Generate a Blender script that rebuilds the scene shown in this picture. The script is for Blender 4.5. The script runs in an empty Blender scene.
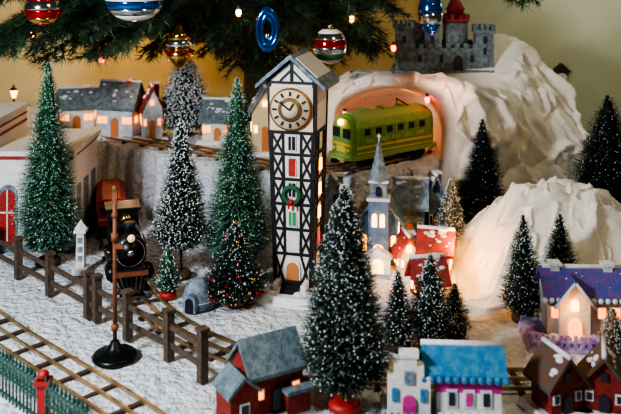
import bpy, math, random
from mathutils import Vector, Matrix, noise
random.seed(7)
S=bpy.context.scene
# ---------------------------------------------------------------- materials
MC={}
def mat(name,col,rough=.6,metal=0,emit=None,es=0,var=0,vscale=6,bump=0,bscale=30,sheen=0,col2=None,bd=.1):
    if name in MC: return MC[name]
    m=bpy.data.materials.new(name); m.use_nodes=True
    nt=m.node_tree; b=nt.nodes['Principled BSDF']
    b.inputs['Base Color'].default_value=(*col,1); b.inputs['Roughness'].default_value=rough
    b.inputs['Metallic'].default_value=metal
    if sheen: b.inputs['Sheen Weight'].default_value=sheen
    if emit: b.inputs['Emission Color'].default_value=(*emit,1); b.inputs['Emission Strength'].default_value=es
    if var or bump:
        tc=nt.nodes.new('ShaderNodeTexCoord')
    if var:
        n=nt.nodes.new('ShaderNodeTexNoise'); n.inputs['Scale'].default_value=vscale; n.inputs['Detail'].default_value=5
        r=nt.nodes.new('ShaderNodeValToRGB')
        c2=col2 or tuple(c*(1-var) for c in col)
        r.color_ramp.elements[0].position=.35; r.color_ramp.elements[1].position=.65
        r.color_ramp.elements[0].color=(*c2,1); r.color_ramp.elements[1].color=(*col,1)
        nt.links.new(tc.outputs['Object'],n.inputs['Vector']); nt.links.new(n.outputs['Fac'],r.inputs['Fac'])
        nt.links.new(r.outputs['Color'],b.inputs['Base Color'])
    if bump:
        n=nt.nodes.new('ShaderNodeTexNoise'); n.inputs['Scale'].default_value=bscale; n.inputs['Detail'].default_value=6
        bp=nt.nodes.new('ShaderNodeBump'); bp.inputs['Strength'].default_value=bump; bp.inputs['Distance'].default_value=bd
        nt.links.new(tc.outputs['Object'],n.inputs['Vector']); nt.links.new(n.outputs['Fac'],bp.inputs['Height'])
        nt.links.new(bp.outputs['Normal'],b.inputs['Normal'])
    MC[name]=m; return m
SNOW=mat('snow_felt',(.76,.81,.88),.95,var=.16,vscale=2.2,bump=1,bscale=5,sheen=.2,bd=.35)
CLOTH=mat('cotton_cloth',(.82,.79,.73),.95,var=.08,vscale=2,bump=.4,bscale=9,sheen=.3,bd=.08)
WY=mat('wall_warm_light_tone',(.78,.60,.30),.8,var=.06,vscale=1)  # left wall: warm light put into the base colour
WG=mat('wall_cool_light_tone',(.56,.58,.44),.8,var=.06,vscale=1)  # right wall: cooler light put into the base colour
WOODF=mat('floor_wood',(.25,.14,.07),.5,var=.4,vscale=3)
WHITE=mat('white_plaster',(.80,.77,.71),.7,var=.12,vscale=8,bump=.2)
SNW=mat('snow_flock',(.82,.83,.88),.9,var=.15,vscale=10,bump=.5)
BLACK=mat('black_timber',(.010,.010,.012),.5)
IRON=mat('black_iron',(.014,.016,.018),.35,metal=.6)
RUST=mat('rust_brown',(.24,.08,.035),.6,var=.4)
FENW=mat('fence_wood',(.12,.08,.055),.75,var=.5,vscale=10)
RAIL=mat('rail_brass',(.50,.36,.20),.35,metal=.8,var=.3)
TIE=mat('tie_brown',(.07,.04,.03),.7)
REDP=mat('red_paint',(.46,.03,.025),.55,var=.4,vscale=9)
REDB=mat('barn_red',(.32,.035,.025),.8,var=.45,vscale=9,bump=.4)
ROOFB=mat('roof_bluegrey',(.20,.27,.30),.85,var=.5,vscale=6,bump=.6,col2=(.10,.14,.16))
ROOFT=mat('roof_blue',(.03,.20,.45),.8,var=.35,vscale=6,bump=.6,col2=(.07,.30,.50))
ROOFP=mat('roof_purple_blue',(.05,.10,.40),.75,vscale=5,var=.5,bump=.5,col2=(.20,.10,.30))
ROOFR=mat('roof_red',(.40,.05,.04),.8,var=.6,vscale=4,bump=.4,col2=(.20,.04,.04))
ROOFG=mat('roof_brown_green',(.06,.09,.07),.8,var=.5,vscale=8,bump=.4,col2=(.20,.05,.03))
MAG=mat('magenta_wall',(.72,.06,.34),.8,var=.3,bump=.3)
PINK=mat('pink_wall',(.74,.55,.50),.8,var=.25,bump=.3)
LAV=mat('lavender_snow',(.28,.13,.50),.9,var=.4,vscale=4,bump=.6,col2=(.66,.58,.78))
BLUEG=mat('church_blue',(.12,.21,.36),.75,var=.3,vscale=6,bump=.4)
SLATE=mat('slate_blue',(.12,.18,.25),.8,var=.5,vscale=6,bump=.6,col2=(.32,.39,.45))
STONE=mat('castle_stone',(.22,.29,.32),.85,var=.55,vscale=5,bump=.8,bscale=12)
STONED=mat('castle_dark',(.03,.035,.04),.8)
CASR=mat('castle_red',(.40,.06,.08),.7,var=.3)
WIN=mat('window_glow',(1,.6,.2),.5,emit=(1,.42,.09),es=6)
WINR=mat('window_red',(.7,.05,.05),.5,emit=(1,.06,.04),es=.8)
WINO=mat('window_orange',(1,.4,.1),.5,emit=(1,.25,.04),es=3)
WINDK=mat('window_dark',(.02,.02,.04),.3)
GREENP=mat('green_shutter',(.03,.30,.09),.6)
WREATH=mat('wreath_green',(.02,.12,.05),.8)
BRONZ=mat('clock_bronze',(.33,.20,.10),.5,metal=.3,var=.3)
CREAM=mat('clock_cream',(.74,.60,.42),.6)
DOORO=mat('door_orange',(.55,.20,.06),.6)
LIME=mat('loco_green',(.21,.38,.09),.4,var=.2)
LIMED=mat('loco_roof_green',(.30,.42,.14),.45)
YEL=mat('loco_yellow',(.70,.50,.08),.4)
BULBR=mat('bulb_red',(1,.1,.05),.4,emit=(1,.05,.02),es=12)
BULBO=mat('bulb_orange',(1,.4,.1),.4,emit=(1,.30,.04),es=14)
SILV=mat('ornament_silver',(.75,.75,.78),.15,metal=1)
OGOLD=mat('ornament_gold',(.75,.45,.15),.2,metal=1)
ORED=mat('ornament_red',(.50,.02,.02),.15,metal=.7)
OBLUE=mat('ornament_blue',(.03,.14,.45),.15,metal=.8)
OWHITE=mat('ornament_white',(.8,.8,.75),.4)
FIRN=mat('fir_needle',(.05,.14,.06),.5,var=.5,vscale=.8,col2=(.012,.04,.028))
BARK=mat('bark',(.08,.05,.03),.9,var=.4)
FGREEN=mat('iron_green',(.015,.075,.055),.5)
TG1=mat('bristle_green',(.035,.15,.08),.7,var=.35,vscale=3)
TG1F=mat('bristle_frost',(.20,.42,.31),.8)
TG2=mat('bristle_dark',(.010,.042,.025),.75,var=.3,vscale=3)
TG2F=mat('bristle_grey',(.12,.18,.15),.8)
TG3=mat('bristle_blackgreen',(.005,.020,.014),.8)
TG4=mat('bristle_tan',(.26,.20,.10),.8)
FLAKE=mat('flake_white',(.68,.73,.73),.9)
FLAKEG=mat('flake_greenish',(.40,.60,.48),.9)
# ---------------------------------------------------------------- builder
class B:
    def __init__(s): s.v=[];s.f=[];s.m=[];s.sm=[];s.mats=[];s.M=Matrix.Identity(4)
    def mi(s,m):
        if m not in s.mats: s.mats.append(m)
        return s.mats.index(m)
    def add(s,vs,fs,m,smooth=False):
        o=len(s.v); k=s.mi(m)
        for v in vs: s.v.append(tuple(s.M@Vector(v)))
        for f in fs: s.f.append([i+o for i in f]); s.m.append(k); s.sm.append(smooth)
    def raw(s,vs,fs,m):
        o=len(s.v); k=s.mi(m); s.v.extend(vs)
        for f in fs: s.f.append([i+o for i in f]); s.m.append(k); s.sm.append(False)
    def box(s,cx,cy,cz,sx,sy,sz,m,rz=0,top=1.0):
        a,b,c=sx/2,sy/2,sz/2; R=Matrix.Translation((cx,cy,cz))@Matrix.Rotation(rz,4,'Z')
        P=[(-a,-b,-c),(a,-b,-c),(a,b,-c),(-a,b,-c),(-a*top,-b*top,c),(a*top,-b*top,c),(a*top,b*top,c),(-a*top,b*top,c)]
        s.add([R@Vector(p) for p in P],[(0,3,2,1),(4,5,6,7),(0,1,5,4),(1,2,6,5),(2,3,7,6),(3,0,4,7)],m)
    def bar(s,p,q,w,t,m,n=(0,-1,0)):
        p=Vector(p);q=Vector(q);d=(q-p);
        if d.length<1e-6:return
        d.normalize();n=Vector(n);n=(n-d*n.dot(d))
        if n.length<1e-4: n=d.orthogonal()
        n.normalize();x=d.cross(n)
        P=[]
        for e in (p,q):
            for a,b in((-1,-1),(1,-1),(1,1),(-1,1)): P.append(e+x*(a*w/2)+n*(b*t/2))
        s.add(P,[(0,1,2,3),(7,6,5,4),(0,4,5,1),(1,5,6,2),(2,6,7,3),(3,7,4,0)],m)
    def poly(s,pts,y0,y1,m):
        n=len(pts);P=[(p[0],y0,p[1]) for p in pts]+[(p[0],y1,p[1]) for p in pts]
        s.add(P,[tuple(range(n)),tuple(range(2*n-1,n-1,-1))]+[(i,i+n,(i+1)%n+n,(i+1)%n) for i in range(n)],m)
    def lathe(s,prof,m,n=20,c=(0,0,0),axis='Z',smooth=True):
        R={'Z':Matrix.Identity(4),'Y':Matrix.Rotation(math.pi/2,4,'X'),'X':Matrix.Rotation(math.pi/2,4,'Y')}[axis]
        R=Matrix.Translation(c)@R
        P=[];F=[]
        for r,z in prof:
            for i in range(n):
                a=2*math.pi*i/n; P.append(R@Vector((r*math.cos(a),r*math.sin(a),z)))
        for j in range(len(prof)-1):
            for i in range(n):
                k=(i+1)%n; F.append((j*n+i,j*n+k,(j+1)*n+k,(j+1)*n+i))
        if prof[0][0]>1e-4:F.append(tuple(range(n-1,-1,-1)))
        if prof[-1][0]>1e-4:F.append(tuple((len(prof)-1)*n+i for i in range(n)))
        s.add(P,F,m,smooth)
    def cyl(s,c,r,h,m,n=16,axis='Z',r2=None,smooth=True):
        s.lathe([(r,-h/2),(r if r2 is None else r2,h/2)],m,n,c,axis,smooth)
    def ball(s,c,r,m,n=12,sz=1):
        s.lathe([(r*math.sin(math.pi*i/n)+1e-5,-r*sz*math.cos(math.pi*i/n)) for i in range(n+1)],m,max(8,n+4),c)
    def tube(s,pts,r,m,n=6):
        for a,b in zip(pts[:-1],pts[1:]):
            a=Vector(a);b=Vector(b);d=(b-a)
            if d.length<1e-6: continue
            d.normalize();x=d.orthogonal().normalized();y=d.cross(x);P=[]
            for e in(a,b):
                for i in range(n):
                    t=2*math.pi*i/n;P.append(e+x*r*math.cos(t)+y*r*math.sin(t))
            s.add(P,[(i,(i+1)%n,(i+1)%n+n,i+n) for i in range(n)]+[tuple(range(n-1,-1,-1)),tuple(range(n,2*n))],m,True)
    def torus(s,c,R,r,m,axis='Y',sx=1,sz=1,n=24,k=8):
        P=[];F=[]
        for i in range(n):
            a=2*math.pi*i/n
            for j in range(k):
                b=2*math.pi*j/k; q=R+r*math.cos(b)
                x,y,z=q*math.cos(a)*sx,r*math.sin(b),q*math.sin(a)*sz
                P.append((c[0]+x,c[1]+y,c[2]+z) if axis=='Y' else (c[0]+x,c[1]+z,c[2]+y))
        for i in range(n):
            for j in range(k):
                F.append((i*k+j,((i+1)%n)*k+j,((i+1)%n)*k+(j+1)%k,i*k+(j+1)%k))
        s.add(P,F,m,True)
    def arch(s,cx,y,z0,w,h,t,m,n=8):
        pts=[(cx-w/2,z0),(cx+w/2,z0)]
        for i in range(n+1):
            a=math.pi*i/n; pts.append((cx+w/2*math.cos(a),z0+h-w/2+w/2*math.sin(a)))
        s.poly(pts,y-t,y+.01,m)
    def done(s,name,loc=(0,0,0),rz=0,sc=1):
        me=bpy.data.meshes.new(name); me.from_pydata(s.v,[],s.f)
        for m in s.mats: me.materials.append(m)
        me.polygons.foreach_set('material_index',s.m); me.polygons.foreach_set('use_smooth',s.sm); me.update()
        o=bpy.data.objects.new(name,me); S.collection.objects.link(o); o.location=loc; o.rotation_euler=(0,0,rz)
        o.scale=sc if isinstance(sc,tuple) else (sc,sc,sc)
        return o
def cat(P,n):
    P=[Vector(p) for p in P]; out=[]; L=len(P)-1
    for i in range(n):
        u=i/(n-1)*L; k=min(int(u),L-1); t=u-k
        p0=P[max(k-1,0)];p1=P[k];p2=P[k+1];p3=P[min(k+2,L)]
        out.append(.5*((2*p1)+(p2-p0)*t+(2*p0-5*p1+4*p2-p3)*t*t+(3*p1-p0-3*p2+p3)*t**3))
    return out
def sm(t): t=max(0,min(1,t)); return t*t*(3-2*t)
def nz(p): return noise.noise(p)
def fold(a):  # rounded crests, tight creases
    return math.sqrt(abs(math.sin(a))+.01)*2-1.4
def crest(n0,w=.16):  # isolated raised crease where a noise field crosses zero
    return math.exp(-(n0/w)**2)
# ---------------------------------------------------------------- room
def slab(name,lo,hi,m):
    b=B(); b.box(*[(lo[i]+hi[i])/2 for i in range(3)],*[hi[i]-lo[i] for i in range(3)],m); return b.done(name)
slab('floor',(-30,-6,-.8),(30,46,-.5),WOODF)
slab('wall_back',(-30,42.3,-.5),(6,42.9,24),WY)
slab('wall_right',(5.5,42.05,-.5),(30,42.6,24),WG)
# ---------------------------------------------------------------- ground
EP=[(-20,34.6),(-8,33.4),(-6,31.9),(-4,30.3),(-1.2,28.9),(1,29.0),(4,29.7),(5.2,31.3),(10,31.8),(20,32)]
def edge(x):
    for (a,ya),(c,yc) in zip(EP[:-1],EP[1:]):
        if x<=c: return ya+(yc-ya)*sm((x-a)/(c-a)) if x>a else ya
    return EP[-1][1]
def gz(x,y):
    e=edge(x); w=.22*math.sin(x*2.7)+.15*math.sin(x*6.1+1)+.13*math.sin(x*10.3+2*math.sin(x))
    t=(y-e-w*(1-sm((y-e-.3)/.8)))/.6
    return 2.4*sm(t)*(1-sm((x-7.0)/.9))
b=B(); NX,NY=400,290; vs=[];fs=[]
for j in range(NY+1):
    y=13+28.9*j/NY
    for i in range(NX+1):
        x=-20+40*i/NX
        vs.append((x,y,gz(x,y)+.05*nz(Vector((x*.8,y*.8,0)))+.04*nz(Vector((x*2.5,y*2.5,4)))-.045))
for j in range(NY):
    for i in range(NX):
        a=j*(NX+1)+i; fs.append((a,a+1,a+NX+2,a+NX+1))
b.add(vs,fs,SNOW,True); b.done('snow_blanket')
slab('display_table',(-20,13,-.5),(20,41.9,-.14),WOODF)
# ---------------------------------------------------------------- tunnel cloth
rings=[
 [(3.3,37,3.0)]*9,
 [(1.6,36,2.4),(1.6,36,3.2),(2.3,36,3.8),(3.3,36,4.1),(4.2,35.5,4.0),(4.8,35,3.6),(5,34.5,3),(4.9,34,2.4),(4.8,33.5,2.2)],
 [(1.05,33,2.4),(1.13,33,3.85),(2.06,32.5,4.6),(3.33,32,4.85),(4.4,31.4,4.6),(4.75,30.9,4.0),(4.8,30.6,3.2),(4.7,30.3,2.0),(4.5,30.1,.6)],
 [(.6,33,2.4),(.75,32.8,4.2),(1.9,32.3,5.1),(3.4,31.9,5.38),(5.0,31.0,5.2),(5.65,30.5,4.4),(6.0,30.4,3.2),(6.1,30.5,1.8),(6.1,30.6,0)],
 [(.5,34.5,2.4),(.6,34.2,4.2),(1.8,33.8,4.95),(3.6,33.6,5.05),(6.4,33.2,5.0),(7.7,32.9,4.4),(8.3,32.6,3.2),(8.5,32.3,1.7),(8.5,32,0)],
 [(.5,36.5,2.4),(.7,36.5,4.2),(2,36.3,4.9),(4.5,36.2,5.0),(7.8,36.0,6.5),(9.3,35.2,5.4),(10.3,34.7,4.1),(10.7,34.2,2.4),(10.6,34,0)],
 [(.5,39,2.4),(1,39,3.5),(2.5,39,3.8),(5,39.5,3.8),(8,39,4.4),(9.5,38.5,3.6),(10.4,38,2.6),(10.7,37.5,1.5),(10.6,37,0)]]
NU,NV=220,220
cols=[cat(r,NU) for r in rings]; grid=[cat([c[i] for c in cols],NV) for i in range(NU)]
vs=[];fs=[]
for i in range(NU):
    u=i/(NU-1)
    for j in range(NV):
        p=grid[i][j]; v=j/(NV-1)
        k=.3+.7*sm((v-.36)/.1)
        flat=sm((v-.55)/.08)*(1-sm((v-.86)/.05))*sm((u-.2)/.1)*(1-sm((u-.52)/.06))
        k*=1-.9*flat
        w1=nz(p*.28)*2.6+nz(p*.7+Vector((3,3,3)))*.8
        q=Vector((p.x*.55+p.z*.35,p.y*.4,p.z*.22-p.x*.15))
        f=.16*fold(v*17+w1+u*2.5)*(1-.5*sm((u-.5)/.3))+.20*fold(u*9+v*7+w1*1.3)*sm((u-.35)/.2)*sm((v-.4)/.1)+.30*crest(nz(q*1.3),.10)+.20*crest(nz(q*2.3+Vector((9,2,1))),.10)+.14*nz(p*.8)
        vs.append(p+Vector((.45,-.75,.45)).normalized()*f*k)
for i in range(NU-1):
    for j in range(NV-1):
        a=i*NV+j; fs.append((a,a+1,a+NV+1,a+NV))
b=B(); b.add(vs,fs,CLOTH,True); b.done('cloth_tunnel_mountain')
# ---------------------------------------------------------------- right cloth hill
def hz(x,y):
    dx=x-7.5; dy=y-27.0
    rx=3.3 if dx<0 else 4.2; ry=3.0 if dy<0 else 2.1
    d=math.sqrt((dx/rx)**2+(dy/ry)**2); a=math.atan2(dy/ry,dx/rx)
    d*=1+.07*math.sin(a*4+.6)*sm(d*1.4)
    k=1-sm(d) if d<1 else 0
    k=k**.5
    w1=nz(Vector((x*.35,y*.35,1)))*2.4+nz(Vector((x*.9,y*.9,7)))*.7
    q=Vector((x*.30+y*.22,y*.75-x*.45,2.3))
    wr=.12*fold(d*4.6+a*1.3+w1)+.30*crest(nz(q),.09)+.20*crest(nz(q*1.9+Vector((4,4,4))),.09)+.10*crest(nz(q*3.7+Vector((1,7,2))),.10)+.10*nz(Vector((x*1.1,y*1.1,5)))
    env=sm((x-3.7)/.8)*sm((y-23.3)/.7)*(1-sm((y-28.4)/.9))*(1-sm((x-11)/.9))
    return 2.62*k+wr*env*(.35+.65*sm(k*3))+.05*env
b=B(); vs=[];fs=[];N1,N2=280,220
for j in range(N2+1):
    y=23.3+6.2*j/N2
    for i in range(N1+1):
        x=3.7+8.3*i/N1; vs.append((x,y,hz(x,y)-.05))
for j in range(N2):
    for i in range(N1):
        a=j*(N1+1)+i; fs.append((a,a+1,a+N1+2,a+N1+1))
b.add(vs,fs,CLOTH,True); b.done('cloth_hill')
# ---------------------------------------------------------------- bottle brush trees
def tree(x,y,z,H,R,g=TG2,flake=FLAKE,fp=.3,base=BARK,seed=1,br=.32,t0=.1,name='bottle_brush_tree',dens=1,fs=1.0,round_=.75,frost=TG2F,deco=None,ff=.25):
    rnd=random.Random(seed); b=B()
    b.lathe([(br*.9,0),(br,.04),(br,.14),(br*.8,.2),(.05,.21)],base,16)
    b.cyl((0,0,H*.5),.04,H*.98,BARK,6)
    def rad(t): return R*((1-t)**round_)*min(1,.6+t*4)*(1+.06*math.sin(t*38+seed))+.03
    zz=lambda t:H*(t0+(1-t0)*t)
    b.lathe([(.02,zz(0))]+[(rad(t/12)*.5,zz(t/12)+.02) for t in range(12)]+[(.005,zz(1))],g,10)
    n=int(max(1200,min(13000,2300*H*R*dens)))
    for i in range(n):
        t=1-math.sqrt(1-rnd.random()*.995) if rnd.random()<.75 else rnd.random()
        a=rnd.random()*6.283; r=rad(t)*rnd.uniform(.68,1.2)*(1+.07*math.sin(a*3+t*9+seed))
        ca,sa=math.cos(a),math.sin(a); z0=zz(t); z1=z0+rnd.uniform(-.14,.24)*r+.02
        w=.015; px,py=-sa*w,ca*w
        q=.3*r
        m=frost if rnd.random()<ff else g
        b.raw([(q*ca-px,q*sa-py,z0),(q*ca+px,q*sa+py,z0),(r*ca+px*.5,r*sa+py*.5,z1),(r*ca-px*.5,r*sa-py*.5,z1)],[(0,1,2,3)],m)
        if rnd.random()<fp:
            s=rnd.uniform(.010,.025)*fs; q=r*rnd.uniform(.8,1.0); c=(q*ca,q*sa,z0+(z1-z0)*q/r+.01)
            b.raw([(c[0]-s,c[1]-s,c[2]-s*.5),(c[0]+s,c[1]-s,c[2]-s*.4),(c[0],c[1]+s,c[2]-s*.5),(c[0],c[1],c[2]+s*1.2)],[(0,1,3),(1,2,3),(2,0,3),(0,2,1)],flake)
    if deco:
        for i in range(46):
            t=rnd.random()**1.3*.9; a=rnd.random()*6.283; r=rad(t)*1.02
            b.ball((r*math.cos(a),r*math.sin(a),zz(t)),.055,deco if i%3 else OGOLD,6)
        b.ball((0,0,H),.08,OGOLD,6)
    return b.done(name,(x,y,z))
tree(-8.35,27.4,0,6.4,1.02,TG1,FLAKEG,.20,seed=1,br=.4,t0=.09,frost=TG1F,round_=.68,ff=.4)
tree(-5.16,35.3,2.38,3.4,1.12,TG3,FLAKE,.45,seed=2,fs=1.7,round_=.6)
tree(-3.96,26.3,0,4.8,.85,TG2,FLAKE,.28,seed=3,t0=.2,fs=1.2)
tree(-2.26,26.5,0,6.05,1.0,TG1,FLAKEG,.22,seed=4,t0=.08,frost=TG1F,round_=.72,ff=.45)
tree(-4.1,24.75,0,1.5,.38,TG1,FLAKE,.2,seed=5,t0=.15,base=REDP,br=.25)
tree(-2.14,24.3,0,2.3,.88,TG2,FLAKE,.14,seed=6,t0=.08,name='decorated_christmas_tree',deco=ORED,base=REDP)
tree(.74,18.75,0,4.87,.97,TG2,FLAKE,.27,seed=7,t0=.13,base=REDP,br=.36,fs=.95,round_=.62)
tree(5.95,29.75,0,4.15,.92,TG3,FLAKE,.03,seed=8,round_=.65,ff=.06)
tree(10.3,29.8,0,4.95,1.5,TG3,FLAKE,.08,seed=9,t0=.05,round_=.62,ff=.1)
tree(5.74,23.2,0,2.85,.62,TG2,FLAKE,.18,seed=10)
tree(7.05,24.3,.05,2.5,.62,TG2,FLAKE,.18,seed=11)
tree(7.5,21.3,0,1.1,.38,TG4,FLAKE,.3,seed=12,br=.15)
tree(4.5,27.6,0,2.65,.62,TG4,FLAKE,.35,seed=13)
tree(3.05,21.9,0,2.25,.62,TG2,FLAKE,.28,seed=14)
tree(2.2,21.6,0,1.95,.46,TG3,FLAKE,.15,seed=15)
tree(3.75,22.4,0,1.3,.46,TG2,FLAKE,.25,seed=16)
tree(-6.0,37.6,2.38,1.7,.5,TG2,FLAKE,.4,seed=17)
tree(1.05,26.9,0,2.3,.5,TG1,FLAKE,.35,seed=18)
# ---------------------------------------------------------------- clock tower
b=B(); Ht=6.35
wd=lambda z:1.12+z/Ht*.34
b.box(0,0,Ht/2,wd(0),wd(0),Ht,WHITE,top=wd(Ht)/wd(0))
def face(fn):
    lv=[.15,1.15,1.9,2.65,3.4,4.15,4.8]
    for k,z in enumerate(lv): fn(-.5,z,.5,z,.08)
    for sx in(-1,1):
        fn(.46*sx,.1,.46*sx,Ht,.09); fn(.2*sx,1.15,.2*sx,4.8,.065)
        for a,c in zip(lv[:-1],lv[1:]):
            fn(.2*sx,a,.46*sx,c,.06) ; fn(.46*sx,a,.2*sx,c,.06)
def ff_(x0,z0,x1,z1,w):
    b.bar((x0*wd(z0),-wd(z0)/2-.01,z0),(x1*wd(z1),-wd(z1)/2-.01,z1),w,.05,BLACK)
def fr(x0,z0,x1,z1,w):
    b.bar((wd(z0)/2+.01,x0*wd(z0),z0),(wd(z1)/2+.01,x1*wd(z1),z1),w,.05,BLACK,(1,0,0))
def fl(x0,z0,x1,z1,w):
    b.bar((-wd(z0)/2-.01,x0*wd(z0),z0),(-wd(z1)/2-.01,x1*wd(z1),z1),w,.05,BLACK,(1,0,0))
face(ff_);face(fr);face(fl)
ff_(-.5,6.3,.5,6.3,.08); fr(-.5,6.3,.5,6.3,.08)
for z,m in((3.5,WINR),(2.85,WINDK),(1.98,GREENP),(4.25,WINDK)):
    y=-wd(z)/2-.02
    b.box(0,y,z+.24,.26,.05,.46,WHITE); b.box(0,y-.02,z+.24,.2,.05,.4,m)
    b.box(0,y-.03,z+.24,.02,.05,.4,WHITE)
b.torus((0,-wd(3)/2-.1,2.95),.24,.07,WREATH,'Y'); b.ball((0,-wd(3)/2-.16,2.76),.09,REDP,8)
b.box(-.07,-wd(3)/2-.16,2.64,.06,.03,.18,REDP);b.box(.07,-wd(3)/2-.16,2.64,.06,.03,.18,REDP)
b.box(0,-wd(3.8)/2-.06,3.78,.18,.05,.5,REDP)
for z in(1.5,2.3,3.0,3.75): b.box(wd(z)/2+.02,0,z,.04,.22,.34,WIN if z>2 else WINR)
yc=-wd(5.5)/2
b.box(0,yc-.03,5.52,1.3,.08,1.3,CREAM)
b.cyl((0,yc-.1,5.52),.64,.1,BRONZ,36,'Y'); b.cyl((0,yc-.14,5.52),.58,.08,CREAM,36,'Y'); b.cyl((0,yc-.17,5.52),.36,.08,BRONZ,36,'Y'); b.cyl((0,yc-.19,5.52),.24,.08,CREAM,30,'Y')
for i in range(12):
    a=i*math.pi/6; c,s_=math.sin(a),math.cos(a)
    b.bar((c*.41,yc-.2,5.52+s_*.41),(c*.54,yc-.2,5.52+s_*.54),.06,.03,BLACK)
b.bar((0,yc-.25,5.52),(-.3,yc-.25,5.75),.05,.03,BLACK); b.bar((0,yc-.25,5.52),(.12,yc-.25,5.72),.06,.03,BLACK)
w2=wd(Ht)/2
b.poly([(-w2,Ht),(w2,Ht),(0,7.0)],-w2,w2,WHITE)
b.bar((0,-w2-.02,Ht),(0,-w2-.02,6.95),.08,.05,BLACK)
b.bar((-w2,-w2-.02,Ht),(0,-w2-.02,7.0),.1,.05,BLACK);b.bar((w2,-w2-.02,Ht),(0,-w2-.02,7.0),.1,.05,BLACK)
b.bar((-.35,-w2-.02,Ht),(0,-w2-.02,6.7),.05,.05,BLACK);b.bar((.35,-w2-.02,Ht),(0,-w2-.02,6.7),.05,.05,BLACK)
for sx in(-1,1):
    p=[(0,7.02),(sx*1.05,6.12),(sx*1.05,6.24),(0,7.16)]
    b.poly(p if sx>0 else p[::-1],-w2-.22,w2+.15,SLATE)
b.poly([(.15,7.03),(.8,6.47),(.8,6.51),(.15,7.07)],-w2-.1,w2,SNW)
b.arch(0,-wd(0)/2-.02,.15,.46,.85,.06,WHITE); b.arch(0,-wd(0)/2-.05,.15,.36,.76,.06,DOORO)
b.box(-.1,-.35,.06,2.3,2.5,.22,SNW,top=.88)
for i in range(4): b.box(0,-wd(0)/2-.16-.13*i,.36-.07*i-.02,.5,.16,.1,BLACK)
for i in range(9): b.ball((-1.0+.24*i+(.35 if i>3 else 0),-.85-.5*random.random(),.14),.16,SNW,8,.6)
b.box(-.42,-.78,.24,.14,.5,.3,SNW);b.box(.42,-.78,.24,.14,.5,.3,SNW)
b.done('clock_tower',(-.36,25.7,0),math.radians(-15),(1,1,.975))
# ---------------------------------------------------------------- generic house
def house(name,x,y,z,w,d,h,rh,rot=0,wall=WHITE,roof=ROOFB,win=WIN,ridge='x',nw=2,door=DOORO,chim=True,base=SNW,over=.14,snow=True,wh=.26,extra=None,sc=1,chm=None):
    b=B()
    b.box(0,0,.05,w+.5,d+.5,.16,base,top=.92)
    b.box(0,0,h/2+.08,w,d,h,wall)
    H=h+.08
    if ridge=='x':
        g=[(-d/2,H),(d/2,H),(0,H+rh)]; b.M=Matrix.Rotation(math.pi/2,4,'Z'); L=w; W=d
    else:
        g=[(-w/2,H),(w/2,H),(0,H+rh)]; L=d; W=w
    b.poly(g,-L/2,L/2,wall)
    k=rh/(W/2); o=over
    for sx in(-1,1):
        p=[(0,H+rh+.01),(sx*(W/2+o),H-o*k+.01),(sx*(W/2+o),H-o*k+.1),(0,H+rh+.13)]
        b.poly(p if sx>0 else p[::-1],-L/2-o,L/2+o,roof)
    if snow:
        b.tube([(0,-L/2-o,H+rh+.12),(0,L/2+o,H+rh+.12)],.06,SNW)
        for i in range(14):
            t=random.uniform(.1,.9);sx=random.choice((-1,1))
            b.ball((sx*W/2*t,random.uniform(-L/2,L/2),H+rh*(1-t)+.07),random.uniform(.05,.13),SNW,6,.5)
    b.M=Matrix.Identity(4)
    yf=-d/2
    b.arch(0,yf-.01,.1,w*.16+.08,h*.6,.05,door)
    for i in range(nw):
        for sx in(-1,1):
            xx=sx*w*(.18+.28*(i+.5)/nw*1.0+.03)
            b.box(xx,yf-.01,.08+h*.55,w*.12+.08,.05,wh+.08,SNW); b.box(xx,yf-.03,.08+h*.55,w*.12,.05,wh,win)
    for sx in(-1,1):
        for yy in(-d*.22,d*.22):
            b.box(sx*(w/2+.01),yy,.08+h*.55,.05,d*.16,wh,win)
    if ridge=='y': b.box(0,yf-.03,H+rh*.3,.16,.05,.2,win)
    if chim:
        b.box(w*.25,0,H+rh*.7,.2,.2,rh*1.0,chm or wall); b.box(w*.25,0,H+rh*1.2+.02,.26,.26,.08,SNW)
    if extra: extra(b)
    return b.done(name,(x,y,z),math.radians(rot),sc)
WHB=mat('white_blue_plaster',(.62,.70,.78),.8,var=.3,vscale=4,bump=.3)
house('village_house',-7.75,35.2,2.36,1.5,1.2,1.3,.8,-12,WHB,ROOFB,WINO,chm=REDP)
house('village_house',-6.45,34.9,2.36,.8,.9,1.2,.8,14,WHB,ROOFR,WINO,ridge='y',nw=1,chm=REDP)
house('village_house',-9.9,36.6,2.36,1.4,1.1,1.0,.6,10,WHITE,ROOFB,WINO,chm=REDP)
house('village_house',-1.75,32.6,2.36,.95,1.0,1.6,.75,5,mat('yellow_wall',(.75,.6,.35),.8,var=.2),SLATE,WIN,ridge='y',nw=1)
house('village_house',-3.6,34.4,2.36,1.2,1.0,.9,.6,-8,WHITE,ROOFB,WINO)
house('stone_cottage',.75,28.0,0,.8,.7,1.75,.7,10,SLATE,SLATE,WINDK,ridge='y',nw=1)
house('stone_cottage',3.3,28.3,0,.9,.7,1.7,.6,-8,SLATE,SLATE,WINDK,nw=1)
house('stone_cottage',4.1,28.6,0,.5,.5,1.9,.5,8,SLATE,SLATE,WINDK,ridge='y',nw=1)
house('cottage',3.8,26.0,0,.85,.8,.95,.45,-15,PINK,ROOFR,WIN,nw=1)
house('cottage',2.95,26.5,0,.6,.6,.7,.4,10,WHITE,ROOFR,WIN,ridge='y',nw=1,wh=.2)
house('cottage',3.35,24.6,0,.8,.7,.6,.45,12,REDB,ROOFR,WIN,nw=1,wh=.2)
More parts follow.
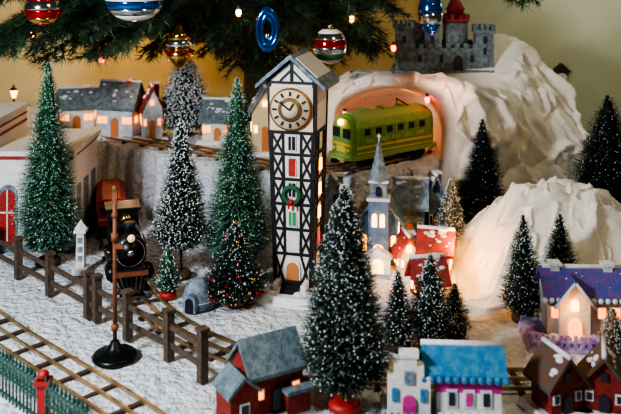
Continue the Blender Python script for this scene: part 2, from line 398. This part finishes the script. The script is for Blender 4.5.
# church
b=B()
b.box(0,0,.06,1.8,1.9,.2,SNW,top=.9)
b.box(0,.2,.85,1.15,1.3,1.5,BLUEG); b.poly([(-.575,1.6),(.575,1.6),(0,2.3)],-.45,.85,BLUEG)
for sx in(-1,1):
    p=[(0,2.32),(sx*.75,1.42),(sx*.75,1.52),(0,2.44)]; b.poly(p if sx>0 else p[::-1],-.55,.95,SLATE)
b.box(0,-.5,1.15,.62,.5,2.2,BLUEG); b.box(0,-.5,2.28,.72,.6,.08,SNW)
b.box(0,-.5,2.55,.5,.42,.5,SLATE); b.box(0,-.5,2.82,.6,.52,.06,SNW)
b.lathe([(.40,2.85),(.22,3.2),(.10,3.7),(.01,4.15)],SLATE,4,(0,-.5,0),smooth=False)
b.box(0,-.5,4.15,.03,.03,.25,OWHITE);b.box(0,-.5,4.2,.12,.03,.03,OWHITE)
for x_ in(-.12,.12): b.arch(x_,-.76,1.45,.15,.4,.03,WIN)
b.arch(0,-.78,.16,.34,.75,.05,WIN); b.arch(0,-.74,2.4,.16,.3,.05,WINDK)
for x_ in(-.45,.45): b.arch(x_,-.46,.6,.14,.5,.03,WIN)
for sx in(-1,1):
    for yy in(0,.45): b.box(sx*.58,yy,1.0,.04,.16,.5,WIN)
b.box(0,-.95,.35,.75,.3,.5,SNW);b.arch(0,-1.11,.16,.34,.42,.03,WIN); b.poly([(-.45,.6),(.45,.6),(0,.92)],-1.15,-.75,SNW)
b.done('church',(2.2,27.3,0),math.radians(-8))
# ---------------------------------------------------------------- castle
b=B()
def cren(cx,cy,z,w,d,n):
    for i in range(n):
        t=-.5+(i+.5)/n
        b.box(cx+t*w,cy-d/2+.05,z+.09,w/n*.55,.1,.18,STONE); b.box(cx+t*w,cy+d/2-.05,z+.09,w/n*.55,.1,.18,STONE)
    m=max(2,int(n*d/w))
    for i in range(m):
        t=-.5+(i+.5)/m
        for sx in(-1,1): b.box(cx+sx*(w/2-.05),cy+t*d,z+.09,.1,d/m*.55,.18,STONE)
b.box(0,0,.1,4.1,2.1,.4,STONE,top=.94)
b.box(0,0,.7,3.5,1.6,.9,STONE); cren(0,0,1.15,3.5,1.6,10)
for x_,w_,h_ in((-1.55,.7,1.75),(1.6,.75,1.6),(-.45,.6,2.2)):
    b.box(x_,-.4,.2+h_/2,w_,w_,h_,STONE,top=.92); b.box(x_,-.4,.2+h_,w_*1.1,w_*1.1,.14,STONE); cren(x_,-.4,.27+h_,w_*1.1,w_*1.1,4)
    for zz in(.9,1.35): b.arch(x_,-.4-w_/2-.0,zz,.13,.28,.04,STONED)
b.cyl((.55,.1,1.35),.5,1.7,STONE,20); b.cyl((.55,.1,2.2),.56,.12,CASR,20)
for i in range(10):
    a=i*.628; b.box(.55+.5*math.cos(a),.1+.5*math.sin(a),2.34,.14,.14,.18,CASR,rz=a)
b.lathe([(.34,2.2),(.34,2.6),(.4,2.62),(.01,3.3)],CASR,16,(.55,.1,0))
b.box(-1.1,.3,1.45,1.1,.8,.6,STONE); b.poly([(-1.7,1.75),(-.5,1.75),(-1.1,2.15)],-.15,.75,ROOFB)
b.arch(.55,-.83,.25,.5,.75,.05,STONE);b.arch(.55,-.86,.25,.36,.62,.06,STONED)
for x_ in(-.95,-.1,1.1): b.arch(x_,-.8,.6,.14,.3,.04,STONED)
b.done('toy_castle',(5.3,34.7,4.98),math.radians(-3))
# ---------------------------------------------------------------- green electric locomotive
b=B(); L=3.9
prof=[(-.6,.45),(.6,.45),(.6,1.45),(.5,1.7),(.28,1.84),(0,1.88),(-.28,1.84),(-.5,1.7),(-.6,1.45)]
b.poly(prof,-L/2+.15,L/2-.15,LIME)
ins=[(x_*.88,.45+(z_-.45)*.93) for x_,z_ in prof]; b.poly(ins,-L/2,L/2,LIME)
b.poly([(-.5,1.7),(.5,1.7),(.28,1.88),(0,1.93),(-.28,1.88)],-L/2+.3,L/2-.3,LIMED)
for sx in(-1,1):
    b.box(sx*.605,0,.75,.03,L-.3,.08,YEL); b.box(sx*.605,0,.55,.03,L-.3,.05,YEL)
    for i in range(6): b.box(sx*.61,-1.3+i*.52,1.28,.03,.24,.22,WINDK)
    for i in range(5): b.box(sx*.61,-1.2+i*.6,.95,.03,.4,.14,LIMED)
    for i in range(7): b.box(sx*.615,-1.56+i*.52,1.1,.02,.03,.7,LIMED)
b.box(0,0,.4,1.3,L+.1,.14,LIMED)
for x_ in(-.28,.28): b.box(x_,-L/2-.02,1.25,.34,.06,.34,WINDK)
b.box(0,-L/2-.02,.85,1.05,.06,.07,YEL); b.box(0,-L/2-.02,.68,.5,.06,.2,YEL)
b.ball((0,-L/2-.06,1.62),.11,BULBO,8); b.cyl((-.38,-L/2-.04,.65),.07,.08,YEL,10,'Y');b.cyl((.38,-L/2-.04,.65),.07,.08,YEL,10,'Y')
b.box(0,-L/2-.14,.38,.9,.25,.1,LIMED);b.box(0,-L/2-.3,.3,.18,.25,.14,IRON)
for k in(-.95,.95):
    b.box(0,k*1.05,.28,.95,1.2,.2,IRON)
    for j in(-.4,0,.4):
        for sx in(-1,1): b.cyl((sx*.43,k*1.05+j,.2),.19,.1,IRON,14,'X')
for yy in(-.9,.0,.9): b.box(0,yy,1.94,.4,.4,.08,LIMED)
b.tube([(-.3,.9,1.95),(0,.6,2.2),(.3,.9,1.95)],.025,IRON)
b.done('electric_locomotive',(2.65,31.0,2.46),math.atan2(-.80,.60),(1,1,.97))
# ---------------------------------------------------------------- steam locomotive + coach
b=B()
b.cyl((0,-.2,1.15),.42,2.5,IRON,24,'Y'); b.cyl((0,-1.5,1.15),.46,.35,BLACK,24,'Y')
b.cyl((0,-1.7,1.15),.36,.08,IRON,20,'Y'); b.cyl((0,-1.76,1.15),.1,.08,SILV,12,'Y')
b.torus((0,-1.7,1.15),.4,.02,SILV,'Y')
b.lathe([(.12,0),(.13,.3),(.2,.42),(.16,.44)],BLACK,16,(0,-1.4,1.5))
b.box(0,-1.72,1.62,.26,.3,.24,BLACK); b.cyl((0,-1.88,1.62),.11,.05,mat('headlamp_glass',(.8,.7,.5),.2,emit=(1,.6,.25),es=.6),12,'Y')
b.lathe([(.18,0),(.18,.18),(.1,.28),(.01,.3)],BLACK,14,(0,-.6,1.52)); b.lathe([(.16,0),(.16,.15),(.01,.26)],OGOLD,14,(0,.1,1.52))
b.box(0,1.15,1.15,.95,.7,1.0,BLACK); b.box(0,1.18,1.7,1.1,.9,.08,BLACK)
for sx in(-1,1): b.box(sx*.48,1.15,1.35,.03,.34,.3,WINDK)
b.box(0,-.1,.6,.85,3.3,.16,BLACK); b.box(0,-1.78,.56,1.0,.12,.12,RUST)
for i in range(7):
    x_=-.42+i*.14; b.bar((x_*.6,-2.2,.12),(x_*1.1,-1.85,.5),.05,.05,IRON)
b.bar((-.35,-2.2,.12),(.35,-2.2,.12),.07,.07,IRON)
for sx in(-1,1):
    b.cyl((sx*.5,-1.25,.5),.2,.6,IRON,14,'Y')
    for yy in(-.5,.1,.7): b.cyl((sx*.42,yy,.38),.34,.1,IRON,20,'X'); b.cyl((sx*.48,yy,.38),.08,.06,SILV,10,'X')
    for yy in(-1.5,1.3): b.cyl((sx*.42,yy,.24),.2,.1,IRON,16,'X')
    b.bar((sx*.52,-1.2,.45),(sx*.52,.7,.38),.06,.04,SILV)
    b.tube([(sx*.46,-1.6,1.3),(sx*.46,.8,1.3)],.02,SILV)
b.done('steam_locomotive',(-5.72,26.6,.06),math.radians(17))
b=B()
CR=mat('coach_red',(.50,.02,.015),.5)
b.box(0,0,.85,.9,2.6,.8,CR); b.poly([(-.5,1.23),(.5,1.23),(.3,1.38),(-.3,1.38)],-1.35,1.35,mat('coach_roof',(.30,.02,.015),.6))
for sx in(-1,1):
    for i in range(5): b.box(sx*.455,-1+i*.5,.98,.03,.28,.28,YEL if i%2 else WINDK)
    b.box(sx*.455,0,.68,.03,2.5,.05,YEL)
    for yy in(-.9,-.5,.5,.9): b.cyl((sx*.4,yy,.22),.2,.1,IRON,14,'X')
b.box(0,0,.4,.8,2.4,.14,IRON); b.box(0,-1.31,.68,.85,.03,.05,YEL)
for x_ in(-.25,.25): b.box(x_,-1.31,.98,.22,.03,.28,WINDK)
b.done('railway_coach',(-7.15,30.8,.08),math.radians(14))
# ---------------------------------------------------------------- tracks
def track(pts,z,n=140,g=.85):
    b=B(); P=cat([(p[0],p[1],z) for p in pts],n); acc=0
    nrm=[]
    for i in range(n):
        d=(P[min(i+1,n-1)]-P[max(i-1,0)]).normalized(); nrm.append(Vector((-d.y,d.x,0)))
    for off in(-g/2,0,g/2):
        for i in range(n-1):
            b.bar(P[i]+nrm[i]*off+Vector((0,0,.08)),P[i+1]+nrm[i+1]*off+Vector((0,0,.08)),.06,.08,RAIL,(0,0,1))
    for i in range(1,n):
        acc+=(P[i]-P[i-1]).length
        if acc>.95:
            acc=0; q=nrm[i]*(g/2+.11); b.bar(P[i]-q+Vector((0,0,.015)),P[i]+q+Vector((0,0,.015)),.12,.05,TIE,(0,0,1))
    return b.done('railway_track')
track([(-13,27.3),(-10.6,25.2),(-8.3,22.7),(-6.1,20.6),(-3.9,18.5),(-1.7,16.1),(-.5,14)],0,140,.9)
track([(-7.6,33),(-7.35,31.4),(-6.5,28.8),(-5.45,25.9),(-4.3,23.7),(-2.8,21.9),(-1,20.7),(1.5,20.1),(5,19.9),(9,20.3),(13,21.6)],0,200)
track([(-11,36.8),(-6.5,33.9),(-3.6,31.9),(-1.4,30.1),(.0,29.5),(1.2,29.8),(2.65,31.0),(3.8,32.1),(4.4,33.4)],2.4,160)
# ---------------------------------------------------------------- fences, post, pillar
b=B()
fp=[(-10.4,27.6),(-8.9,26.2),(-7.55,24.9),(-6.05,23.4),(-5.75,23.15),(-4.7,22.1),(-3.45,20.95),(-2.5,19.9)]
for i,(x_,y_) in enumerate(fp):
    b.box(x_,y_,.6,.2,.2,1.2,FENW,rz=.7); b.box(x_,y_,1.22,.26,.26,.08,FENW,rz=.7)
for (a,c),(d_,e) in zip(fp[:-1],fp[1:]):
    for z_ in(.4,.85): b.bar((a,c,z_),(d_,e,z_-.02),.06,.13,FENW,(0,0,1))
b.done('wooden_rail_fence')
b=B()
b.lathe([(.55,0),(.56,.06),(.5,.12),(.3,.16),(.16,.28),(.09,.42),(.05,.44)],IRON,28)
b.cyl((0,0,2.15),.055,3.6,RUST,10); b.ball((0,0,.75),.1,RUST,8); b.ball((0,0,3.5),.09,RUST,8)
b.box(0,0,3.95,.12,.1,.35,RUST); b.ball((0,0,4.15),.08,RUST,8); b.cyl((0,0,2.95),.09,.2,RUST,10); b.box(.1,-.05,2.75,.22,.06,.12,RUST)
b.done('signal_post',(-4.8,21.1,0))
b=B()
b.box(0,0,.1,.44,.44,.2,SNW);b.box(0,0,.75,.26,.26,1.1,WHITE,top=.85);b.box(0,0,1.33,.36,.36,.1,WHITE);b.lathe([(.2,1.38),(.12,1.5),(.01,1.65)],SNW,4,smooth=False)
for k in range(3): b.box(0,-.13,.5+.28*k,.14,.04,.16,SLATE)
b.done('stone_pillar',(-7.1,26.6,0))
b=B()
P0=Vector((-8.2,20.4,0));P1=Vector((-4.4,16.9,0)); n=34
for i in range(n+1):
    p=P0.lerp(P1,i/n); b.cyl((p.x,p.y,.5),.022,.95,FGREEN,6); b.lathe([(.035,.95),(.04,1.0),(.005,1.12)],FGREEN,6,(p.x,p.y,0))
d=(P1-P0).normalized()
for i in range(0,n-1,2):
    p=P0.lerp(P1,(i+1)/n); pts=[p+d*(.11*math.cos(t*.7))+Vector((0,0,.72+.11*math.sin(t*.7))) for t in range(10)]
    b.tube(pts,.016,FGREEN,5)
for z_ in(.15,.55,.88): b.bar(P0+Vector((0,0,z_)),P1+Vector((0,0,z_)),.04,.04,FGREEN,(0,0,1))
b.done('iron_fence')
b=B()
b.box(0,0,.1,.34,.34,.2,REDP);b.box(0,0,.55,.22,.22,.9,REDP);b.box(0,0,.95,.32,.32,.1,REDP);b.ball((0,0,1.08),.12,REDP,8)
b.done('red_gate_post',(-5.6,18.05,0))
# ---------------------------------------------------------------- station
b=B()
b.box(-2.6,0,1.6,5.2,3.4,3.2,WHITE); b.box(-2.6,0,3.25,5.45,3.65,.16,WHITE); b.box(-2.6,0,3.08,5.3,3.5,.08,REDP)
b.box(-3.9,0,3.8,2.7,3.0,.95,WHITE); b.box(-3.9,0,4.3,2.9,3.2,.14,WHITE); b.box(-3.9,0,3.75,2.74,3.04,.1,REDP); b.box(-3.9,0,4.02,2.74,3.04,.06,REDP)
b.cyl((-.25,-1.45,1.6),.35,3.18,WHITE,20)
b.box(-2.6,0,.12,5.4,3.6,.24,SLATE)
for i in range(4):
    x_=-.95-i*1.15
    b.arch(x_,-1.72,.3,.62,1.9,.04,SLATE);b.arch(x_,-1.75,.3,.5,1.75,.05,REDP if i%2 else WINDK)
    b.box(x_,-1.8,1.2,.04,.04,1.7,WHITE); b.box(x_,-1.8,1.3,.5,.04,.05,WHITE)
for yy in(-.9,.1,1.1):
    b.box(.01,yy,1.3,.06,.5,1.4,SLATE)
b.done('train_station',(-7.95,30.3,0))
# ---------------------------------------------------------------- igloo, lamp
b=B()
b.lathe([(.45,0),(.44,.3),(.36,.55),(.2,.72),(.01,.78)],SLATE,18); b.arch(0,-.36,0,.36,.5,.2,SLATE); b.arch(0,-.55,0,.24,.4,.03,WINDK)
for k in(.2,.4,.58): b.torus((0,0,k),.45-.5*max(0,k-.25)*1,.015,SNW,'Z')
b.done('stone_igloo',(-3.15,24.2,0),math.radians(-20))
b=B(); b.lathe([(.2,0),(.2,.08),(.06,.2),(.045,1.2)],BLACK,12); b.lathe([(.08,1.2),(.16,1.5),(.15,1.52)],BULBO,6,smooth=False); b.lathe([(.2,1.52),(.03,1.72),(.01,1.8)],BLACK,6,smooth=False)
b.done('street_lamp',(-12.9,37.4,2.38))
# ---------------------------------------------------------------- foreground buildings
def ex(b):
    b.box(-.95,-.35,.45,.7,.8,.8,REDB)
    b.M=Matrix.Translation((-.95,-.35,0))
    b.poly([(-.35,.85),(.35,.85),(0,1.15)],-.4,.4,REDB)
    for sx in(-1,1):
        p=[(0,1.16),(sx*.42,.80),(sx*.42,.88),(0,1.25)];b.poly(p if sx>0 else p[::-1],-.44,.45,ROOFB)
    b.box(0,-.41,.5,.24,.04,.3,SNW);b.box(0,-.42,.5,.18,.05,.24,WINDK); b.M=Matrix.Identity(4)
    b.box(.45,-.62,.32,.6,.3,.5,REDB); b.box(.45,-.66,.62,.72,.42,.08,ROOFB)
house('red_barn',-.95,18.85,0,1.35,1.05,1.0,.55,30,REDB,ROOFB,WINO,nw=1,door=WINDK,base=SNW,extra=ex,chim=False,snow=False,over=.1,wh=.18,sc=.92)
b=B()
b.box(1.0,0,.08,3.0,1.5,.2,SNW,top=.95)
b.box(1.55,0,.6,1.5,.9,1.0,WHITE); b.box(1.55,0,.93,1.52,.92,.35,MAG)
b.M=Matrix.Translation((1.45,0,0))@Matrix.Rotation(math.pi/2,4,'Z')
b.poly([(-.45,1.1),(.45,1.1),(0,1.6)],-.85,.85,MAG)
for sx in(-1,1):
    p=[(0,1.6),(sx*.56,1.10),(sx*.56,1.20),(0,1.76)]; b.poly(p if sx>0 else p[::-1],-.98,.98,ROOFT)
    for i in range(11): b.ball((sx*.56,-.95+.19*i,1.10),.09,ROOFT,6)
b.M=Matrix.Identity(4)
b.tube([(.45,0,1.70),(2.45,0,1.70)],.08,SNW,8)
for x_ in(1.15,1.55,1.95):
    b.box(x_,-.46,.62,.26,.05,.42,SNW); b.box(x_,-.49,.62,.14,.04,.30,WINDK if x_!=1.55 else MAG)
for i in range(8): b.ball((.9+.2*i,-.5,.2),.13,SNW,6,.8)
b.poly([(-.35,.1),(.65,.1),(.65,1.15),(.5,1.15),(.5,1.4),(.33,1.4),(.33,1.62),(-.03,1.62),(-.03,1.4),(-.2,1.4),(-.2,1.15),(-.35,1.15)],-.62,-.3,WHITE)
b.box(.15,0,.6,.9,.8,1.0,WHITE); b.box(.15,-.46,1.64,.46,.4,.08,SNW)
b.arch(.15,-.63,.15,.3,.6,.04,MAG); b.box(.15,-.64,1.15,.22,.05,.3,SLATE)
for x_ in(-.18,.48): b.box(x_,-.64,.75,.14,.05,.3,ROOFT)
for i in range(10): b.box(-.4+.15*i,-.82,.25,.07,.05,.34,ROOFT)
b.box(.28,-.82,.3,1.5,.04,.05,ROOFT)
b.done('pink_glitter_house',(1.97,18.6,0),math.radians(-4),.9)
house('red_cottage',5.35,18.7,0,.85,.8,.75,.5,20,REDB,ROOFG,WINDK,ridge='y',nw=1,door=WINDK,snow=True,wh=.16,sc=.92,chim=False)
house('red_cottage',6.4,18.75,0,.95,.8,.7,.55,-18,REDB,ROOFG,WINDK,ridge='y',nw=1,door=WINDK,snow=True,wh=.16,sc=.92,chim=False)
# right house
b=B()
b.box(0,0,.1,3.4,1.9,.3,LAV,top=.93)
b.box(.1,.15,.85,2.3,1.1,1.2,WHITE)
b.M=Matrix.Translation((.1,.15,0))@Matrix.Rotation(math.pi/2,4,'Z')
b.poly([(-.55,1.45),(.55,1.45),(0,2.0)],-1.15,1.15,WHITE)
for sx in(-1,1):
    p=[(0,2.0),(sx*.72,1.3),(sx*.72,1.42),(0,2.14)]; b.poly(p if sx>0 else p[::-1],-1.28,1.28,ROOFP)
    for i in range(14): b.ball((sx*.72,-1.26+.194*i,1.36),.085,SNW,6)
for i in range(20):
    t=random.uniform(.1,.9); b.ball((-.66*t,random.uniform(-1.2,1.2),2.08-.7*t),random.uniform(.05,.10),SNW,6,.5)
b.M=Matrix.Translation((-.35,-.35,0))
b.box(0,0,.75,.85,.6,1.1,WHITE); b.poly([(-.42,1.3),(.42,1.3),(0,1.85)],-.3,.5,WHITE)
for sx in(-1,1):
    p=[(0,1.86),(sx*.56,1.15),(sx*.56,1.26),(0,2.0)]; b.poly(p if sx>0 else p[::-1],-.4,.5,ROOFP if sx<0 else ROOFR)
b.tube([(-.56,-.4,1.22),(0,-.4,1.95),(.56,-.4,1.22)],.05,SNW)
b.arch(0,-.31,.2,.36,.66,.05,WINO); b.arch(0,-.31,1.1,.2,.34,.05,WIN)
b.M=Matrix.Identity(4)
for x_ in(-.85,.45,.85): b.box(x_,-.42,.95,.28,.05,.38,SNW); b.box(x_,-.45,.95,.2,.05,.3,WINO)
for x_ in(-.75,.75): b.box(x_,.15,1.95,.26,.26,.5,WHITE);b.box(x_,.15,2.22,.34,.34,.1,SNW)
b.tube([(-1.1,.15,2.12),(1.3,.15,2.12)],.08,SNW)
for i in range(17): b.box(-1.6+.2*i,-.92,.3,.1,.06,.34,LAV)
b.box(0,-.92,.28,3.3,.04,.08,LAV)
for i in range(8): b.ball((-1.3+.37*i,-.62,.27),.16,SNW if i%2 else LAV,8,.8)
b.done('snowy_mansion',(7.0,22.2,0),math.radians(-3),(.9,.9,.84))
# ---------------------------------------------------------------- wall clock
b=B()
b.box(0,0,0,.62,.24,.75,BRONZ); b.poly([(-.48,.32),(.48,.32),(0,.75)],-.25,.15,BARK); b.cyl((0,-.16,.02),.26,.06,OWHITE,20,'Y'); b.bar((0,-.2,.02),(0,-.2,.2),.04,.02,BLACK);b.bar((0,-.2,.02),(.12,-.2,.0),.04,.02,BLACK)
b.tube([(-.1,-.1,-.35),(-.1,-.1,-.7)],.02,BARK);b.tube([(.1,-.1,-.35),(.1,-.1,-.8)],.02,BARK);b.cyl((-.1,-.1,-.75),.06,.22,BARK,8);b.cyl((.1,-.1,-.85),.06,.22,BARK,8)
b.done('cuckoo_clock',(12.2,41.86,3.75))
# ---------------------------------------------------------------- christmas tree
b=B(); rnd=random.Random(3)
TX,TY=-2.5,38.2
b.lathe([(.5,2.3),(.42,6),(.3,12),(.1,20)],BARK,12,(TX,TY,0))
def needles(p,d,l,n,ln=.42):
    x=d.orthogonal().normalized();y=d.cross(x)
    for k in range(n):
        t=rnd.random(); q=p+d*(l*t); a=rnd.random()*6.283
        r=(x*math.cos(a)+y*math.sin(a)); v=(d*rnd.uniform(.3,.9)+r*.8).normalized()*ln*rnd.uniform(.7,1.1)
        s=v.cross(r+d).normalized()*.022
        if s.length<.001: s=x*.02
        b.raw([tuple(q-s),tuple(q+s),tuple(q+v)],[(0,1,2)],FIRN)
tips=[(-10.8,30,7.2),(-8.8,28.5,7.0),(-7.0,28,7.5),(-5.4,29,7.5),(-9.6,32,7.4),(-4,27.5,7.9),(-2.2,28,7.7),(-.6,29,7.3),(1,30,6.9),(2.3,31,7.1),(3.2,32,7.7),
(-7.4,31,6.3),(-5,31.5,6.6),(.4,32,6.5),(-1.2,32,6.0),(2.6,32.6,6.3),(-11.6,31,8.0),(6.9,27,8.5),(-3.2,31,6.7),(-8.5,34,6.6),(-6.5,34.5,6.0),(-4,34.6,6.0),(-6.2,30,8.3),(-.2,31,8.2),(1.6,34,6.2),(-12,33,7.0),(-3.3,29.5,8.6),(-9.8,29.5,8.5),(1.6,28.6,8.4),
(-9.9,30.5,6.5),(-11.5,31,6.7),(-3,35,5.3),(-1.4,35,5.0),(1.0,35.5,5.6),(2.5,35.8,5.9),(-7.8,29.6,7.2),(-5.9,28.2,8.2),(-.9,30,8.8),(3.0,30.5,8.6),(-8.2,30,8.8),(-11,32.5,9.0),(.2,33.5,7.4),(2.0,33.5,7.9),(-5.4,33,7.2),(-2.2,33.5,6.8),
(-10.9,29,6.8),(-10.0,28.4,6.7),(-9.2,29.4,6.2),(-6.6,29,6.7),(-11.8,32,6.2),(-7.9,30.2,6.2)]
for tp in tips:
    tp=Vector(tp); dist=(tp-Vector((TX,TY,tp.z))).length
    root=Vector((TX,TY,min(18,tp.z+.22*dist+1.0))); mid=(root+tp)/2+Vector((0,0,.9))
    P=cat([root,mid,tp],26)
    for i in range(25):
        b.tube([P[i],P[i+1]],.10*(1-i/27)+.015,BARK,4)
        d=(P[i+1]-P[i]); l=d.length; d.normalize()
        needles(P[i],d,l,int(50*l),.40)
        if i<5: continue
        side=d.cross(Vector((0,0,1))).normalized()
        for sx in(-1,1):
            tl=(2.3*(1-i/26)+.55)*rnd.uniform(.7,1.1)
            td=(d*.75+side*sx*.75+Vector((0,0,rnd.uniform(-.45,.1)))).normalized()
            q=P[i]+td*0; e=q+td*tl
            b.tube([q,e],.022,BARK,3); needles(q,td,tl,int(54*tl),.45)
            if tl>1.1:
                for k in(.35,.65):
                    for s2 in(-1,1):
                        sd=(td*.8+td.cross(Vector((0,0,1))).normalized()*s2*.6+Vector((0,0,rnd.uniform(-.4,.0)))).normalized()
                        needles(q+td*tl*k,sd,tl*.38,int(46*tl*.38),.38)
b.done('christmas_tree')
# ---------------------------------------------------------------- ornaments
def orn(name,x,y,z,prof,top=1.2):
    b=B()
    for m,pr in prof: b.lathe(pr,m,24)
    zt=prof[-1][1][-1][1]
    b.cyl((0,0,zt+.04),.09,.12,OGOLD,10); b.tube([(0,0,zt+.08),(0,0,zt+top)],.012,IRON,4)
    return b.done(name,(x,y,z))
def bands(r,h,mats,pw=1):
    out=[];k=len(mats)
    for i,m in enumerate(mats):
        pr=[]
        for j in range(5):
            t=(i+j/4)/k; a=math.pi*t; pr.append((max(.001,r*math.sin(a)**pw),-h*math.cos(a)))
        out.append((m,pr))
    return out
orn('glass_bauble',-8.4,27,8.15,bands(.58,.52,[ORED,OGOLD,ORED,SILV,ORED,OGOLD]))
orn('glass_bauble',-5.1,25,8.55,bands(.85,.62,[SILV,OWHITE,SILV,OBLUE,OWHITE,SILV,OGOLD,SILV]))
orn('glass_bauble',.62,27.4,6.95,bands(.55,.58,[OGOLD,SILV,WREATH,SILV,ORED,SILV,OWHITE,SILV]))
orn('glass_bauble',4.05,29,7.9,bands(.42,.75,[OBLUE,OBLUE,SILV,OBLUE,OBLUE,SILV]))
b=B()
b.lathe([(.01,-.6),(.12,-.5),(.42,-.2),(.45,0),(.3,.12)],OGOLD,20);b.lathe([(.3,.12),(.44,.2),(.4,.4)],SILV,20);b.lathe([(.4,.4),(.2,.6),(.12,.8),(.02,.95)],OGOLD,20);b.tube([(0,0,.9),(0,0,1.9)],.012,IRON,4)
b.torus((0,0,0),.46,.03,ORED,'Z')
b.done('lantern_ornament',(-4.2,27.6,6.75))
b=B()
b.torus((0,0,0),.3,.07,OBLUE,'Y',1,1.9); b.torus((0,0,0),.17,.05,OBLUE,'Y',1,2.4);b.ball((0,0,-.2),.1,SILV,8);b.tube([(0,0,.55),(0,0,1.4)],.012,IRON,4)
b.done('blue_ring_ornament',(-1.3,26,7.6))
b=B()
bl=[(-2.3,27.5,8.0,1),(3.05,31.6,6.4,0),(-6.3,29,7.9,1),(-8.0,33,5.8,0),(-.4,30.5,6.3,0),(.8,32.5,5.2,1),(-10,31,7.0,1),(1.25,31.4,4.0,0),(4.25,31.3,4.55,0),(1.5,31.2,7.5,1)]
for x_,y_,z_,k in bl:
    b.ball((x_,y_,z_),.09,BULBO if k else BULBR,8,1.5); b.cyl((x_,y_,z_+.16),.06,.14,FGREEN,8)
b.done('fairy_lights')
# ---------------------------------------------------------------- lights
def light(t,name,loc,e,col,size=1,tgt=None):
    l=bpy.data.lights.new(name,t); l.energy=e; l.color=col
    if t=='AREA': l.size=size
    else: l.shadow_soft_size=size
    o=bpy.data.objects.new(name,l); S.collection.objects.link(o); o.location=loc
    if tgt: o.rotation_euler=(Vector(tgt)-Vector(loc)).to_track_quat('-Z','Y').to_euler()
light('AREA','window_daylight',(-13,10,12),5000,(.90,.95,1),3,(0,24,1))
light('AREA','ceiling_lamp',(8,16,19),1100,(1,.78,.48),2.5,(5,27,0))
light('POINT','wall_lamp_warm',(-9,39.5,8.5),850,(1,.68,.32),.6)
light('POINT','wall_lamp_right',(14,35,10),650,(1,.96,.72),1)
light('POINT','tunnel_bulb',(3.6,33.6,4.3),50,(1,.30,.10),.12)
light('POINT','tunnel_bulb_outer',(4.6,30.0,5.7),70,(1,.48,.32),.12)
light('POINT','hill_bulb',(4.4,25.4,1.3),150,(1,.43,.09),.12)
light('POINT','village_bulb',(-7.0,34.0,4.7),28,(1,.55,.35),.12)
light('POINT','coach_fill_light',(-6.3,29.6,2.2),14,(1,.6,.4),.12)  # added fill with no visible source, brightens the shaded coach
light('POINT','cottage_bulb',(2.6,25.6,1.0),40,(1,.50,.15),.1)
light('POINT','tree_bulb',(-1.0,33.5,5.0),70,(1,.55,.2),.12)
light('POINT','mansion_bulb',(6.5,21.3,1.0),12,(1,.4,.1),.1)
w=bpy.data.worlds.new('World'); S.world=w; w.use_nodes=True
w.node_tree.nodes['Background'].inputs[0].default_value=(.42,.47,.44,1); w.node_tree.nodes['Background'].inputs[1].default_value=.09
# ---------------------------------------------------------------- camera
c=bpy.data.cameras.new('camera'); c.sensor_fit='HORIZONTAL'; c.sensor_width=36; c.lens=49.855; c.shift_y=-257/621
c.clip_end=200; c.dof.use_dof=True; c.dof.focus_distance=25.5; c.dof.aperture_fstop=.38
o=bpy.data.objects.new('camera',c); S.collection.objects.link(o); o.location=(0,0,10); o.rotation_euler=(math.pi/2,0,0); S.camera=o
S.view_settings.look='AgX - High Contrast'
